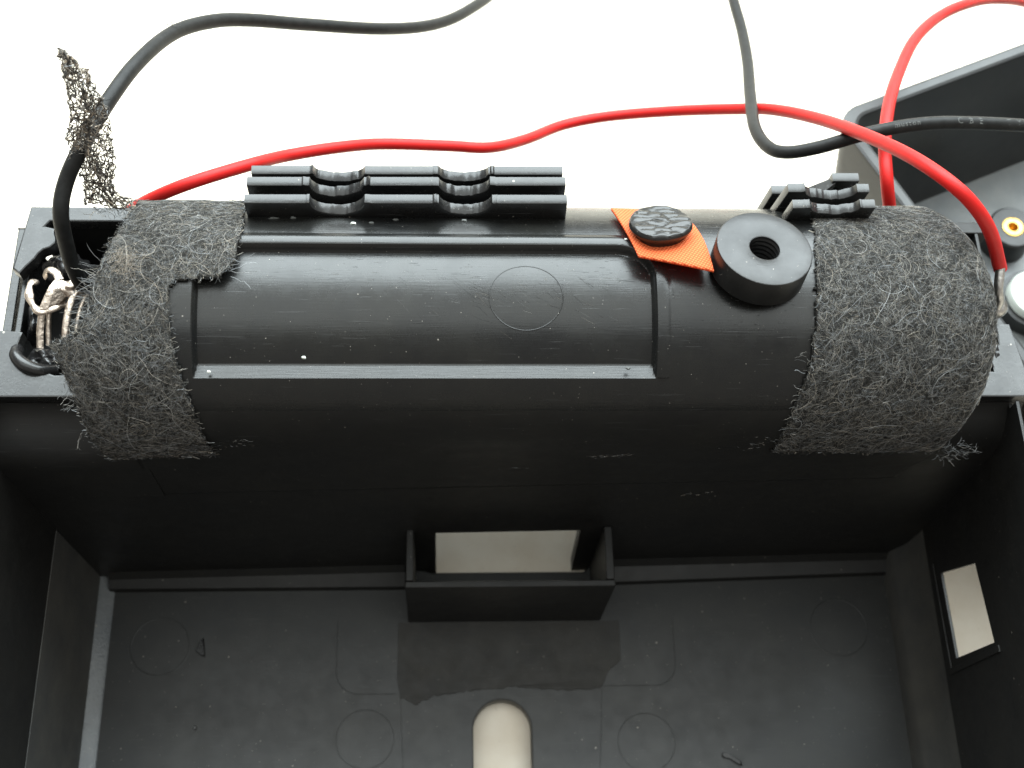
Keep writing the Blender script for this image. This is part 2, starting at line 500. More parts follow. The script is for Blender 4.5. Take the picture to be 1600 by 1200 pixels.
rwall = plate('side_wall', [(-58, 13.3), (83.0, 13.3), (83.0, 50), (57.8, 50), (57.8, 52), (-58, 52)], [win], 0.2, 'wall', lambda u, v, w: (XR + 1.8 + w - (0.055 * (v - 13)), u, v), H, 0.05)
# recessed surround of that opening: a thin lip proud of the wall
plate('opening_lip', [(34.2, 15.6), (49.4, 15.0), (49.4, 15.7), (35.0, 16.3), (33.9, 34.0), (33.1, 34.0)], [], 0.14, 'wall', lambda u, v, w: (XR + 1.5 + w - (0.055 * (v - 13)), u, v), rwall, 0.08)
box('near_wall', XL - 4.5, XR + 2.8, -60.2, -58.1, -2.4, 45, 'wall', H)

# the battery tube: one skin with the label recess pressed into it
def depth_at(x, th):
    s = math.radians(th) * RT
    sT = math.radians(14.2) * RT; sB = math.radians(-46.5) * RT
    x0, x1 = -26.0, 22.9
    d_bot = RT - RT * math.cos(math.radians(46.5)) / math.cos(math.radians(th)) if th > -46.5 else 0.0
    # signed distance (positive inside) to the other three sides, rounded top right corner
    rr = 4.2
    dx = x1 - x; dt = sT - s
    if dx < rr and dt < rr:
        ins = rr - math.hypot(rr - dx, rr - dt)
    else:
        ins = min(dx, dt)
    ins = min(ins, x - x0)
    t = min(max(ins / 0.42, 0), 1)
    t = t * t * (3 - 2 * t)
    # soft raised bead just outside the top and right sides
    bead = 0.0
    if -1.5 < ins < 0 and th > -46.4:
        bead = 0.16 * math.sin(math.pi * (-ins) / 1.5) if x > -26 else 0.0
    return min(max(d_bot, 0.0), 1.15 * t) - bead

xs = sorted(set(np.round(np.concatenate([np.arange(-34.2, 56.9, 0.6), np.arange(-27, -24.8, 0.12), np.arange(17.8, 25.0, 0.16), [56.9]]), 3)))
ths = sorted(set(np.round(np.concatenate([np.arange(-150, 150.1, 2.5), np.arange(-52, 26, 0.6), [-46.5, -46.45, -41.3, -41.2], np.arange(-4, 22, 0.4)]), 3)))
V = np.zeros((len(xs), len(ths), 3))
for i, x in enumerate(xs):
    for j, th in enumerate(ths):
        r = RT - (depth_at(x, th) if -27 < x < 25 and -47 < th < 21 else 0) + 0.03 * nz(x * .12, th * .05, 1.7)
        a = math.radians(th)
        if th >= -90:
            V[i, j] = (x, YC + r * math.sin(a), ZC + r * math.cos(a))
        else:                       # below its front the skin runs straight down into the far wall
            k = (-90 - th) / 60.0; k2 = k * k * (3 - 2 * k)
            V[i, j] = (x, (YC - RT) * (1 - k2) + (wall_y(x) - .05) * k2, ZC - 15.0 * k)
nx_, nt_ = len(xs), len(ths)
I = np.arange(nx_ - 1)[:, None] * nt_ + np.arange(nt_ - 1)[None, :]
Q = np.stack([I, I + nt_, I + nt_ + 1, I + 1], -1).reshape(-1, 4)
btube = mesh_quads('battery_tube', V.reshape(-1, 3), Q, 'plastic', H, 32)
btube.data.materials.append(M['wall'])
below = np.tile((np.array(ths)[:-1] < -63).astype(np.int32), nx_ - 1)
btube.data.polygons.foreach_set('material_index', below)
sd = btube.modifiers.new('wall', 'SOLIDIFY'); sd.thickness = 1.2 * S; sd.offset = 1.0 if False else -1.0
# closed end discs
for x in (-33.8, 56.4):
    pts = [(YC + 13.2 * math.sin(a), ZC + 13.2 * math.cos(a)) for a in np.linspace(0, 2 * math.pi, 48, endpoint=False)]
    prism('tube_end', pts, x - .4, x + .4, 'plastic', btube, 'x', 0)
# circle left by the mould
def on_tube(x, s, h):
    th = s / RT
    r = RT - 1.15 + h
    return (x, YC + r * math.sin(th), ZC + r * math.cos(th))
cc = arc(9.0, math.radians(-10.4) * RT, 3.95, 0, 360, 61)
relief('mould_ring', cc, 0.16, 0.045, 'plastic', btube, 0, on_tube)

# ribs on top of the tube, with melted half-round notches
def rib(x0, x1, y, z0, z1, notches, th=1.15, slant=0.0, rough=0.12, seed=0, parent=None, zl=None):
    rnd = random.Random(seed)
    zl = zl if zl is not None else z1
    top = []
    xs_ = np.arange(x0, x1 + .01, 0.17)
    for x in xs_:
        t = (x - x0) / (x1 - x0)
        z = zl + (z1 - zl) * t
        for cx, r, dp in notches:
            d = abs(x - cx)
            if d < r:
                z -= dp * math.sqrt(max(0, 1 - (d / r) ** 2)) + rough * (nz(x * .9, seed * 7.3) + .5 * nz(x * 3.1, seed * 3.3)) + rnd.uniform(-.02, .02)
            elif d < r + .7:
                z += .30 * max(0, nz(x * 2.2, seed * 5.1) + .25)
        z += .02 * nz(x * 4, seed)
        top.append((x, z))
    lo = [(x1 - slant, z0), (x0 - slant * 1.3, z0)]
    def bowl(u, v, w):            # the melted notches are scoops, deeper at the front face
        nd = 0.0
        for cx, r, dp in notches:
            if abs(u - cx) < r: nd = dp * math.sqrt(1 - ((u - cx) / r) ** 2)
        if v > z0 + 1.5: v += nd * (.05 - .15 * (w / th + .5)) + (.10 * nz(u * 2.3, w * 3, seed) if nd > .3 else 0)
        return (u, y + th / 2 - w, v)
    return plate('rib', lo + top, [], th / 2, 'cut', bowl, parent, 0.09)
rib(-21.2, 13.8, 75.5, 59.0, 65.2, [(-11.3, 2.9, 2.1), (2.6, 2.8, 2.0)], seed=1, parent=btube, zl=64.8)
rib(-21.2, 13.8, 78.2, 55.5, 64.6, [(-11.5, 2.9, 1.9), (2.5, 2.8, 1.8)], seed=2, parent=btube, zl=64.1, rough=.2)
rib(-21.1, 13.6, 80.9, 51.0, 62.7, [(-11.4, 2.8, 1.3), (2.5, 2.7, 1.2)], seed=3, parent=btube, zl=62.3)
rib(38.7, 48.0, 75.5, 59.0, 64.8, [(43.4, 2.7, 1.1)], slant=.5, seed=4, parent=btube, zl=64.6, rough=.16)
rib(38.7, 48.0, 78.2, 55.5, 63.8, [(43.6, 2.9, 1.3)], slant=.9, seed=5, parent=btube, zl=63.7, rough=.2)
rib(44.6, 47.8, 80.9, 51.0, 61.9, [], slant=.5, seed=6, parent=btube, rough=.2)
rib(38.2, 40.4, 80.9, 50.0, 59.2, [], slant=.8, seed=7, parent=btube, rough=.2)
# melted web joining the back rib of the short set
mesh_any('melted_web', [(42.6, 79.2, 60.8), (45.2, 81.0, 61.7), (45.4, 82.0, 61.5), (42.4, 81.6, 59.6), (42.8, 79.3, 56), (45.3, 81.0, 56), (45.5, 82, 56), (42.4, 81.6, 56)],
         [(0, 1, 2, 3), (0, 4, 5, 1), (3, 2, 6, 7), (0, 3, 7, 4)], 'cut', btube, 30, 0.15)

# end frames at both ends of the tube
def rough_poly(pts, amp=0.12, step=0.5, seed=0, skip=()):
    rnd = random.Random(seed); out = []
    for i, p in enumerate(pts):
        q = pts[(i + 1) % len(pts)]
        L_ = math.dist(p, q); n = max(1, int(L_ / step)) if i not in skip else 1
        for k in range(n):
            t = k / n; j = amp if (0 < k) else 0
            out.append((p[0] + (q[0] - p[0]) * t + rnd.uniform(-j, j), p[1] + (q[1] - p[1]) * t + rnd.uniform(-j, j)))
    return out
top52 = lambda u, v, w: (u, v, 51.1 + w)
plate('end_frame', rough_poly([(-48.3, 83.0), (-49.3, 74.6), (-48.4, 73.9), (-46.6, 76.6), (-44.9, 78.0), (-45.2, 80.0), (-46.3, 80.3), (-45.8, 81.0), (-33.0, 81.0), (-33.0, 83.0)], .1, .6, 1, (0, 7, 8, 9)), [], 0.9, 'cut', top52, H, 0.2)
plate('end_frame', rough_poly([(-51.8, 67.0), (-51.8, 58.4), (-35.5, 58.4), (-35.5, 61.2), (-42.2, 61.1), (-46.0, 61.4), (-47.6, 63.6), (-47.0, 66.4)], .1, .6, 2, (0, 1, 2)), [], 0.9, 'cut', top52, H, 0.2)
plate('end_frame', rough_poly([(61.4, 58.4), (68.2, 58.4), (66.8, 67.8), (64.9, 67.7), (65.0, 65.2), (63.4, 63.6), (63.8, 61.6), (61.2, 61.2)], .12, .5, 3, (0, 1, 2)), [], 0.9, 'cut', top52, H, 0.2)
# curved shoulders below the frames
for a, b in ((XL - 2.7, -33.4), (56.0, XR + 1.3)):
    n = 10
    vv_ = []
    for x in (a, b):
        w0 = min(wall_y(x), 53.0 if x < 0 else 99) - .03
        vv_ += [(x, yy, z) for yy, z in [(60.0, 50.2), (58.45, 50.2), (58.1, 49.4)] + [(w0 + (57.2 - w0) * k, z) for k, z in ((1, 48.6), (.68, 47.7), (.36, 46.6), (.12, 45.2), (0, 43.4))] + [(w0, 34.6), (60.0, 34.6)]]
    n = len(vv_) // 2
    mesh_any('shoulder', vv_, [tuple(range(n)), tuple(range(2 * n - 1, n - 1, -1))] + [(i, (i + 1) % n, n + (i + 1) % n, n + i) for i in range(n)], 'wall', H, 60)
# chamber below the left opening and outer skin
box('chamber_floor', -48.3, -33.3, 57.5, 82.8, 40.0, 41.2, 'wall', H)
box('back_shade_wall', -48.0, XR + 1.3, 81.3, 82.9, 9.5, 50.1, 'wall', H)  # unseen, added to shade the table behind the opening; gap below shaped for light
prism('outer_skin', [(XL - 4.8, -2.4), (XL - 3.6, -2.4), (XL - 2.6, 47.0), (XL - 3.7, 47.0)], 58.0, 83.0, 'plastic', H, 'y')
box('chamber_floor', 58.8, XR + 1.2, 57.5, 82.8, 40.0, 41.2, 'wall', H)
prism('outer_skin', [(-48.2, 41.4), (-48.9, 41.4), (-48.9, 49.4), (-48.2, 49.4)], 61.0, 80.0, 'plastic', H, 'y')

def blob(name, c, r, mat, parent, seed, amp=0.35, seg=20):
    V, F = [], []
    n, m_ = seg, seg
    for i in range(n + 1):
        ph = math.pi * i / n
        for j in range(m_):
            a = 2 * math.pi * j / m_
            d = Vector((math.sin(ph) * math.cos(a), math.sin(ph) * math.sin(a), math.cos(ph)))
            k = 1 + amp * mnoise.noise(d * 1.6 + Vector((seed * 3.1, seed, 0))) + amp * .5 * mnoise.noise(d * 4 + Vector((seed, 0, 9)))
            V.append((c[0] + d.x * r[0] * k, c[1] + d.y * r[1] * k, c[2] + d.z * r[2] * k))
    for i in range(n):
        for j in range(m_):
            F.append((i * m_ + j, (i + 1) * m_ + j, (i + 1) * m_ + (j + 1) % m_, i * m_ + (j + 1) % m_))
    return mesh_any(name, V, F, mat, parent, 60)
blob('glue_lump', (-44.2, 76.2, 47.5), (2.6, 2.2, 3.2), 'glue', H, 1)
blob('glue_lump', (-44.6, 63.5, 49.4), (2.3, 1.6, 2.2), 'glue', H, 2)
blob('glue_lump', (-46.9, 69.5, 47.5), (1.0, 2.6, 2.4), 'glue', H, 3)
tube('glue_lump', catmull([(-47.6, 64.6, 51.3), (-47.2, 63.2, 52.2), (-45.9, 62.0, 52.4), (-44.4, 61.7, 51.8), (-43.2, 62.2, 50.8)], 6), .75, 'glue', H, 10)
blob('glue_lump', (64.3, 64.0, 50.4), (1.2, 2.2, 1.6), 'glue', H, 5)

# ------------------------------------------------------------------ rubber ring
def lathe(name, prof, origin, axis, mat, parent=None, seg=72, ang=30):
    ax = Vector(axis).normalized()
    a = ax.orthogonal().normalized(); b = ax.cross(a)
    V, F = [], []
    n = len(prof)
    for k in range(seg):
        t = 2 * math.pi * k / seg
        d = a * math.cos(t) + b * math.sin(t)
        for r, h in prof:
            V.append(tuple(Vector(origin) + d * r + ax * h))
    for k in range(seg):
        for i in range(n - 1):
            k2 = (k + 1) % seg
            F.append((k * n + i, k * n + i + 1, k2 * n + i + 1, k2 * n + i))
    return mesh_any(name, V, F, mat, parent, ang)
ring_ax = (0.07, 0.20, 0.98)
ring_o = (33.82, 67.9, 65.2)
RO, RI, HT = 5.15, 1.6, 2.8
prof = [(RO, -.5), (RO, HT - .16), (RO - .05, HT - .05), (RO - .16, HT), (RI + .16, HT), (RI + .04, HT - .06)]
zz = HT - .2
while zz > -1.0:
    prof += [(RI, zz), (RI + .14, zz - .22), (RI, zz - .44)]; zz -= .6
prof += [(RI, -.5), (RO, -.5)]
tag(lathe('rubber_ring', prof, ring_o, ring_ax, 'rubber'), 'thick black rubber ring with a round threaded hole on the tube', 'rubber ring')

# ------------------------------------------------------------------ orange fabric tab and the black plug on it
def tube_pt(x, th, r):
    a = math.radians(th)
    return (x, YC + r * math.sin(a), ZC + r * math.cos(a))
U, Wn = 44, 34
# corners in (x, theta): back left, back right, front right, front left
cBL, cBR, cFR, cFL = (18.9, 38.0), (26.6, 40.0), (28.5, -5.0), (20.9, 3.6)
V, F = [], []
for i in range(U + 1):
    for j in range(Wn + 1):
        u, w = i / U, j / Wn
        x = (cBL[0] * (1 - u) + cBR[0] * u) * (1 - w) + (cFL[0] * (1 - u) + cFR[0] * u) * w
        th = (cBL[1] * (1 - u) + cBR[1] * u) * (1 - w) + (cFL[1] * (1 - u) + cFR[1] * u) * w
        x += 0.55 * math.sin(math.pi * w) * (1 - u) * -0.2 + 0.9 * math.sin(math.pi * w) * u * 0.5
        lift = 0.22 + 2.5 * w ** 2 * (0.45 + 0.55 * u) + 0.55 * max(0, .25 - u) * 2 * w * (1 - w) * 4 + 0.5 * (1 - w) ** 3 * (1 - u)
        V.append(tube_pt(x, th, RT + lift))
for i in range(U):
    for j in range(Wn):
        F.append((i * (Wn + 1) + j, (i + 1) * (Wn + 1) + j, (i + 1) * (Wn + 1) + j + 1, i * (Wn + 1) + j + 1))
ot = mesh_any('fabric_tab', V, F, 'orange', None, 0)
s2 = ot.modifiers.new('cloth', 'SOLIDIFY'); s2.thickness = 0.28 * S; s2.offset = 0
tag(ot, 'small bright orange woven fabric tab stuck under the black plug', 'fabric tab')

ax = Vector((-0.03, 0.44, 0.89)).normalized()
aa = Vector((1, 0, 0)); aa = (aa - ax * aa.dot(ax)).normalized(); bb = ax.cross(aa)
oc = Vector((23.55, 72.2, 64.7))
V, F = [], []
seg = 72; rings = 22
for k in range(rings + 1):
    rr_ = 3.38 * k / rings
    for j in range(seg):
        t = 2 * math.pi * j / seg
        e = 1 + .03 * nz(math.cos(t) * 1.5, math.sin(t) * 1.5, 4) * 2
        px, py = rr_ * e * math.cos(t), rr_ * e * .98 * math.sin(t)
        wr = .17 * min(1, 3.2 * abs(nz(px * .5 + py * .25, py * 1.25, 2.0))) + .06 * nz(px * 1.1, py * 2.4, 5)
        h = 1.45 + (.02 + wr) * min(1, (rings - k) / 2.5) - (.28 if k == rings else 0)
        V.append(tuple(oc + aa * px + bb * py + ax * h))
for rr_, h in ((3.40, .95), (3.1, .55), (2.8, .2), (2.7, -1.0)):
    for j in range(seg):
        t = 2 * math.pi * j / seg
        e = 1 + .03 * nz(math.cos(t) * 1.5, math.sin(t) * 1.5, 4) * 2
        V.append(tuple(oc + aa * rr_ * e * math.cos(t) + bb * rr_ * e * .98 * math.sin(t) + ax * h))
for k in range(rings + 4):
    for j in range(seg):
        F.append((k * seg + j, (k + 1) * seg + j, (k + 1) * seg + (j + 1) % seg, k * seg + (j + 1) % seg))
tag(mesh_any('plug', V, F, 'wax', None, 50), 'round black plug with a crinkled shiny top pressed onto orange fabric', 'plug')

# ------------------------------------------------------------------ felt tapes
def inside(poly, x, y):
    c = False; n = len(poly); j = n - 1
    for i in range(n):
        xi, yi = poly[i]; xj, yj = poly[j]
        if (yi > y) != (yj > y) and x < (xj - xi) * (y - yi) / (yj - yi) + xi:
            c = not c
        j = i
    return c

def felt_colors(n, bright=1.0):
    k = rng.random(n)
    lum = np.where(k < .5, rng.uniform(.02, .07, n), np.where(k < .9, rng.uniform(.11, .28, n), rng.uniform(.28, .46, n))) * bright
    tint = rng.uniform(-1, 1, n)
    c = np.stack([lum * (1.04 + .10 * tint), lum, lum * (.93 - .12 * tint)], 1)
    return c

def felt(parent, poly, radius, n_short, n_long, spot=None, seed=0):
    """poly in (x, theta deg); radius(x, th) -> mm from the tube axis"""
    xs_ = [p[0] for p in poly]; ts_ = [p[1] for p in poly]
    stepx, stept = 0.32, 1.25
    gx = np.arange(min(xs_) - .5, max(xs_) + .5, stepx); gt = np.arange(min(ts_) - 2, max(ts_) + 2, stept)
    idx = {}; V, F = [], []
    def vid(i, j):
        if (i, j) not in idx:
            x = gx[i] + rng.uniform(-.06, .06); t = gt[j] + rng.uniform(-.25, .25)
            idx[(i, j)] = len(V)
            V.append(tube_pt(x, t, radius(x, t) + .05 * nz(x * 2.2, t * .5, 3) + .04 * rng.normal()))
        return idx[(i, j)]
    for i in range(len(gx) - 1):
        for j in range(len(gt) - 1):
            cx, ct = gx[i] + stepx / 2, gt[j] + stept / 2
            if inside(poly, cx + .22 * nz(cx * 1.1, ct * .3, seed), ct + .9 * nz(cx * .9, ct * .3, seed + 5)):
                F.append((vid(i, j), vid(i + 1, j), vid(i + 1, j + 1), vid(i, j + 1)))
    sheet = mesh_any('felt_sheet', V, F, 'felt', parent, 0)
    so = sheet.modifiers.new('felt', 'SOLIDIFY'); so.thickness = .3 * S; so.offset = -1
    # fibres wandering over the sheet
    GX = np.linspace(min(xs_) - 6, max(xs_) + 6, 120); GT = np.linspace(min(ts_) - 30, max(ts_) + 30, 160)
    RG = np.array([[radius(x, t) for t in GT] for x in GX])
    IG = np.array([[inside(poly, x, t) for t in GT] for x in GX])
    def rad_v(x, t):
        i = np.clip((x - GX[0]) / (GX[1] - GX[0]), 0, len(GX) - 1.001); j = np.clip((t - GT[0]) / (GT[1] - GT[0]), 0, len(GT) - 1.001)
        i0, j0 = i.astype(int), j.astype(int); fi, fj = i - i0, j - j0
        return (RG[i0, j0] * (1 - fi) + RG[i0 + 1, j0] * fi) * (1 - fj) + (RG[i0, j0 + 1] * (1 - fi) + RG[i0 + 1, j0 + 1] * fi) * fj
    def strands(n, k, step, curl, hmin, hmax, lift, rmin, rmax, bright):
        x = np.zeros(0); t = np.zeros(0)
        while len(x) < n:
            a_ = rng.uniform(min(xs_), max(xs_), n * 2); b_ = rng.uniform(min(ts_), max(ts_), n * 2)
            ii = np.rint((a_ - GX[0]) / (GX[1] - GX[0])).astype(int); jj = np.rint((b_ - GT[0]) / (GT[1] - GT[0])).astype(int)
            ok = IG[ii, jj]
            x = np.concatenate([x, a_[ok]]); t = np.concatenate([t, b_[ok]])
        x, t = x[:n].copy(), t[:n].copy()
        cols = felt_colors(n, bright)
        s = np.radians(t) * 15
        if spot is not None:
            dd = np.hypot(x - spot[0], s - math.radians(spot[1]) * 15)
            hit = dd < spot[2] * rng.uniform(.2, 1.2, n)
            cols[hit] = np.array([.5, .42, .33]) * rng.uniform(.4, .9, (hit.sum(), 1))
        a = rng.uniform(0, 2 * math.pi, n); da = rng.normal(size=n) * curl
        h = rng.uniform(hmin, hmax, n); dh = rng.uniform(-lift, lift, n)
        paths = np.zeros((n, k, 3))
        for q in range(k):
            tt = np.degrees(s / 15)
            r = rad_v(x, tt) + np.maximum(.0, h)
            th = np.radians(tt)
            paths[:, q, 0] = x; paths[:, q, 1] = YC + r * np.sin(th); paths[:, q, 2] = ZC + r * np.cos(th)
            xn = x + step * np.cos(a); sn = s + step * np.sin(a)
            ii = np.clip(np.rint((xn - GX[0]) / (GX[1] - GX[0])).astype(int), 0, len(GX) - 1); jj = np.clip(np.rint((np.degrees(sn / 15) - GT[0]) / (GT[1] - GT[0])).astype(int), 0, len(GT) - 1)
            out = ~IG[ii, jj] & (rng.random(n) < .8)          # most fibres turn back at the cut edge
            a = np.where(out, a + 2.2, a)
            x = np.where(out, x + .4 * step * np.cos(a), xn); s = np.where(out, s + .4 * step * np.sin(a), sn)
            a = a + da + rng.normal(size=n) * curl * .6; h = h + dh + rng.normal(size=n) * .015
        fibre_mesh('fibres', paths, rng.uniform(rmin, rmax, n), cols, 'fibre', parent)
    strands(n_short, 8, .25, .22, -.02, .06, .007, .010, .017, .95)
    strands(n_long, 20, .32, .16, .01, .09, .004, .010, .017, 1.45)
    # bristling cut edge
    ne = 600
    P = np.zeros((ne, 6, 3))
    per = [math.hypot(poly[(i + 1) % len(poly)][0] - poly[i][0], math.radians(poly[(i + 1) % len(poly)][1] - poly[i][1]) * 15) for i in range(len(poly))]
    cum = np.cumsum(per) / sum(per)
    for e in range(ne):
        r_ = rng.random(); i = int(np.searchsorted(cum, r_)); p = poly[i]; q = poly[(i + 1) % len(poly)]
        tt = rng.random(); x = p[0] + (q[0] - p[0]) * tt; s = math.radians(p[1] + (q[1] - p[1]) * tt) * 15
        a = math.atan2(math.radians(q[1] - p[1]) * 15, q[0] - p[0]) + (math.pi / 2 if rng.random() < .5 else -math.pi / 2) + rng.normal() * .7
        h = rng.uniform(0, .15); st = rng.uniform(.06, .2); da = rng.normal() * .3
        for k in range(6):
            th = math.degrees(s / 15)
            P[e, k] = tube_pt(x, th, radius(x, th) + h)
            x += st * math.cos(a); s += st * math.sin(a); a += da; h += rng.uniform(-.03, .07)
    fibre_mesh('edge_fibres', P, rng.uniform(.012, .022, ne), felt_colors(ne, 1.4), 'fibre', parent)

def rad_left(x, th):
    r = 14.85 + .16 * nz(x * .16, th * .03, 2.2) + .08 * nz(x * .5, th * .09, 6)
    if x < -36.5: r -= .10 * (-36.5 - x) ** 2
    d = math.hypot(x + 33.2, math.radians(th - 2) * 15)
    r += .6 * math.exp(-(d / 2.2) ** 2)
    return r
TL_ = thing('felt_tape', 'fuzzy charcoal felt tape with a loose net tail wrapped over the broken tube end', 'felt tape', (-31, 58, 50), 'felt tapes round the tube ends')
polyL = [(-34.2, 72), (-33.6, 40), (-34.5, 15), (-35.8, -4), (-36.8, -22), (-38.6, -29), (-41.0, -33), (-39.4, -45), (-38.3, -60), (-37.6, -84), (-36.6, -100), (-25.0, -93), (-26.2, -62), (-27.9, -32), (-28.4, -10), (-27.6, -5), (-23.0, -4), (-21.6, 5), (-21.4, 24), (-21.8, 42), (-21.8, 72)]
felt(TL_, polyL, rad_left, 18500, 420, (-33.0, 1.5, 1.6), 1)

def rad_right(x, th):
    r = 14.85 + .10 * nz(x * .16, th * .03, 7.2)
    xe = np.interp(th, [-95, -60, -27, -4, 20, 40, 70], [58.6, 60.2, 60.9, 60.9, 60.2, 59.0, 58.2])
    d = x - (xe - 3.2)
    if d > 0: r -= .30 * d ** 2
    return r
TR_ = thing('felt_tape', 'wide square-cut grey felt tape covering the tube end beside the rubber ring', 'felt tape', (50, 58, 50), 'felt tapes round the tube ends')
polyR = [(41.6, 72), (41.4, 32), (40.4, 7), (39.9, -16), (39.5, -37), (38.2, -60), (37.4, -92), (58.6, -93), (60.0, -60), (60.7, -27), (60.7, -4), (60.0, 20), (58.8, 40), (58.0, 72)]
felt(TR_, polyR, rad_right, 26500, 600, None, 9)

# the loose tail of the left tape: an open stretched net standing up behind it
TLp = [(-37.6, 83.3, 80.0), (-37.3, 82.0, 79.0), (-37.2, 80.7, 77.0), (-37.3, 79.8, 75.0), (-37.7, 79.5, 73.0), (-38.6, 79.5, 71.0), (-38.7, 79.3, 69.0), (-38.5, 78.7, 67.0), (-38.4, 78.6, 65.0), (-38.7, 78.1, 63.0), (-39.1, 77.5, 61.0)]
TRp = [(-37.1, 83.1, 80.0), (-36.2, 82.6, 79.0), (-35.2, 82.1, 77.0), (-34.7, 81.4, 75.0), (-34.6, 81.7, 73.0), (-34.8, 81.0, 71.0), (-34.9, 80.4, 69.0), (-35.1, 79.6, 67.0), (-35.5, 78.7, 65.0), (-35.5, 78.1, 63.0), (-33.6, 77.2, 61.0)]
CL, CR = catmull(TLp, 7), catmull(TRp, 7)
for i in range(len(CL)):
    t = i / (len(CL) - 1); wd = (CR[i] - CL[i]) * .03; CL[i] -= wd + .3 * nz(i * .35, 1.0); CR[i] += wd + .3 * nz(i * .35, 8.0)
nt2, nu = len(CL), 17
G = np.zeros((nt2, nu, 3))
for i in range(nt2):
    for j in range(nu):
        u = j / (nu - 1)
        p = CL[i] * (1 - u) + CR[i] * u
        w_ = np.linalg.norm(CR[i] - CL[i])
        p = p + np.array([0, 0, 1.0]) * .45 * math.sin(u * 7 + i * .09) * min(1, w_ / 2) + rng.normal(size=3) * .12
        G[i, j] = p
segs = []
for i in range(nt2):
    for j in range(nu):
        w_ = np.linalg.norm(CR[i] - CL[i])
        if j + 1 < nu and rng.random() < .7: segs.append((G[i, j], G[i, j + 1]))
        if i + 1 < nt2 and (rng.random() < .75 or j in (0, nu - 1)): segs.append((G[i, j], G[i + 1, j]))
        if i + 1 < nt2 and j + 1 < nu and rng.random() < .5: segs.append((G[i, j], G[i + 1, j + 1]))
        if i + 2 < nt2 and j > 0 and rng.random() < .34: segs.append((G[i, j], G[i + 2, j - 1]))
        # folded second layer along the middle
        if 24 < i < nt2 - 2 and abs(j - nu * .45 - 2.2 * math.sin(i * .12)) < 2 and rng.random() < .8:
            d = rng.normal(size=3) * .35; segs.append((G[i, j] + d * .4, G[min(i + 2, nt2 - 1), min(nu - 1, j + 1)] + d))
P = np.zeros((len(segs), 4, 3))
for k, (a, b) in enumerate(segs):
    bow = rng.normal(size=3) * .06
    for q, t in enumerate((0, .33, .67, 1)):
        P[k, q] = a + (b - a) * t + bow * math.sin(math.pi * t)
fibre_mesh('net_tail', P, rng.uniform(.05, .095, len(P)), felt_colors(len(P), 1.0) * np.array([1.15, 1.0, .85]) + .05, 'fibre', TL_)
# stray hairs of the tail and dense foot where it joins the felt
nh = 260
P = np.zeros((nh, 8, 3))
for k in range(nh):
    i = rng.integers(0, nt2); e = rng.random() < .5
    p = (CL[i] if e else CR[i]).copy() if rng.random() < .6 else G[i, rng.integers(0, nu)].copy()
    if rng.random() < .35:
        p = np.array([rng.uniform(-38.8, -33.8), rng.uniform(76.6, 78.4), rng.uniform(60.0, 61.6)])
    d = rng.normal(size=3); d /= np.linalg.norm(d)
    for q in range(8):
        P[k, q] = p; p = p + d * .17; d = d + rng.normal(size=3) * .35; d /= np.linalg.norm(d)
fibre_mesh('net_hairs', P, rng.uniform(.02, .035, nh), felt_colors(nh, 1.2), 'fibre', TL_)

# frayed threads bridging the contact gap and lint on the tube
def lint(parent, name, starts, k, step, curl, bright):
    n = len(starts); P = np.zeros((n, k, 3))
    for e, (p, d) in enumerate(starts):
        p = np.array(p, float); d = np.array(d, float); d /= np.linalg.norm(d)
        for q in range(k):
            P[e, q] = p; p = p + d * step; d = d + rng.normal(size=3) * curl; d /= np.linalg.norm(d)
    fibre_mesh(name, P, rng.uniform(.02, .034, n), felt_colors(n, bright) * .6 + .10, 'fibre', parent)
st = [((rng.uniform(-38.0, -36.6), rng.uniform(61.5, 72), rng.uniform(55.5, 58.5)), (-1, rng.normal() * .35, rng.normal() * .15 - .15)) for _ in range(90)]
lint(TL_, 'frayed_threads', st, 9, .42, .16, 1.6)
st = [((rng.uniform(-41, -37), rng.uniform(56.5, 63), rng.uniform(52.4, 54.5)), (-.6, -.6 + rng.normal() * .4, -.3)) for _ in range(80)]
lint(TL_, 'frayed_threads', st, 7, .22, .3, .8)
st = [((rng.uniform(57.8, 62.0), rng.uniform(53.3, 54.6), rng.uniform(44, 48)), (1, rng.normal() * .4, rng.normal() * .3)) for _ in range(70)]
lint(TR_, 'frayed_threads', st, 7, .18, .4, .8)

# ------------------------------------------------------------------ wires
WA = [(-40.5, 71.3, 54.0), (-40.7, 71.7, 57.0), (-40.7, 72.4, 60.0), (-40.6, 74.4, 64.0), (-39.9, 77.1, 66.0), (-38.1, 80.3, 68.0), (-36.0, 86.1, 68.0), (-33.9, 93.1, 66.0), (-31.4, 100.6, 62.0), (-28.0, 105.8, 58.0), (-24.1, 109.5, 54.0), (-17.7, 114.0, 48.0), (-8.0, 120.2, 40.0), (-0.9, 127.1, 33.0), (4.5, 135.3, 27.0), (10.6, 149.1, 18.0), (19.9, 173.7, 6.0), (30.6, 205.3, -2.0)]
WB = [(64.0, 71.8, 58.0), (60.7, 72.8, 64.0), (57.4, 73.9, 68.0), (54.5, 76.4, 69.0), (52.1, 81.7, 66.0), (49.9, 88.7, 60.0), (47.7, 96.8, 52.0), (44.3, 103.4, 45.0), (40.6, 107.2, 40.0), (33.0, 111.2, 34.0), (24.3, 113.1, 30.0), (17.7, 111.5, 30.0), (11.7, 106.0, 34.0), (6.5, 101.8, 38.0), (0.9, 100.6, 40.0), (-7.6, 99.4, 42.0), (-13.1, 96.7, 45.0), (-19.2, 93.3, 48.0), (-23.2, 89.1, 52.0), (-29.4, 85.2, 54.0), (-34.2, 84.6, 51.6), (-37.5, 85.2, 48.0), (-41.2, 86.1, 43.0)]
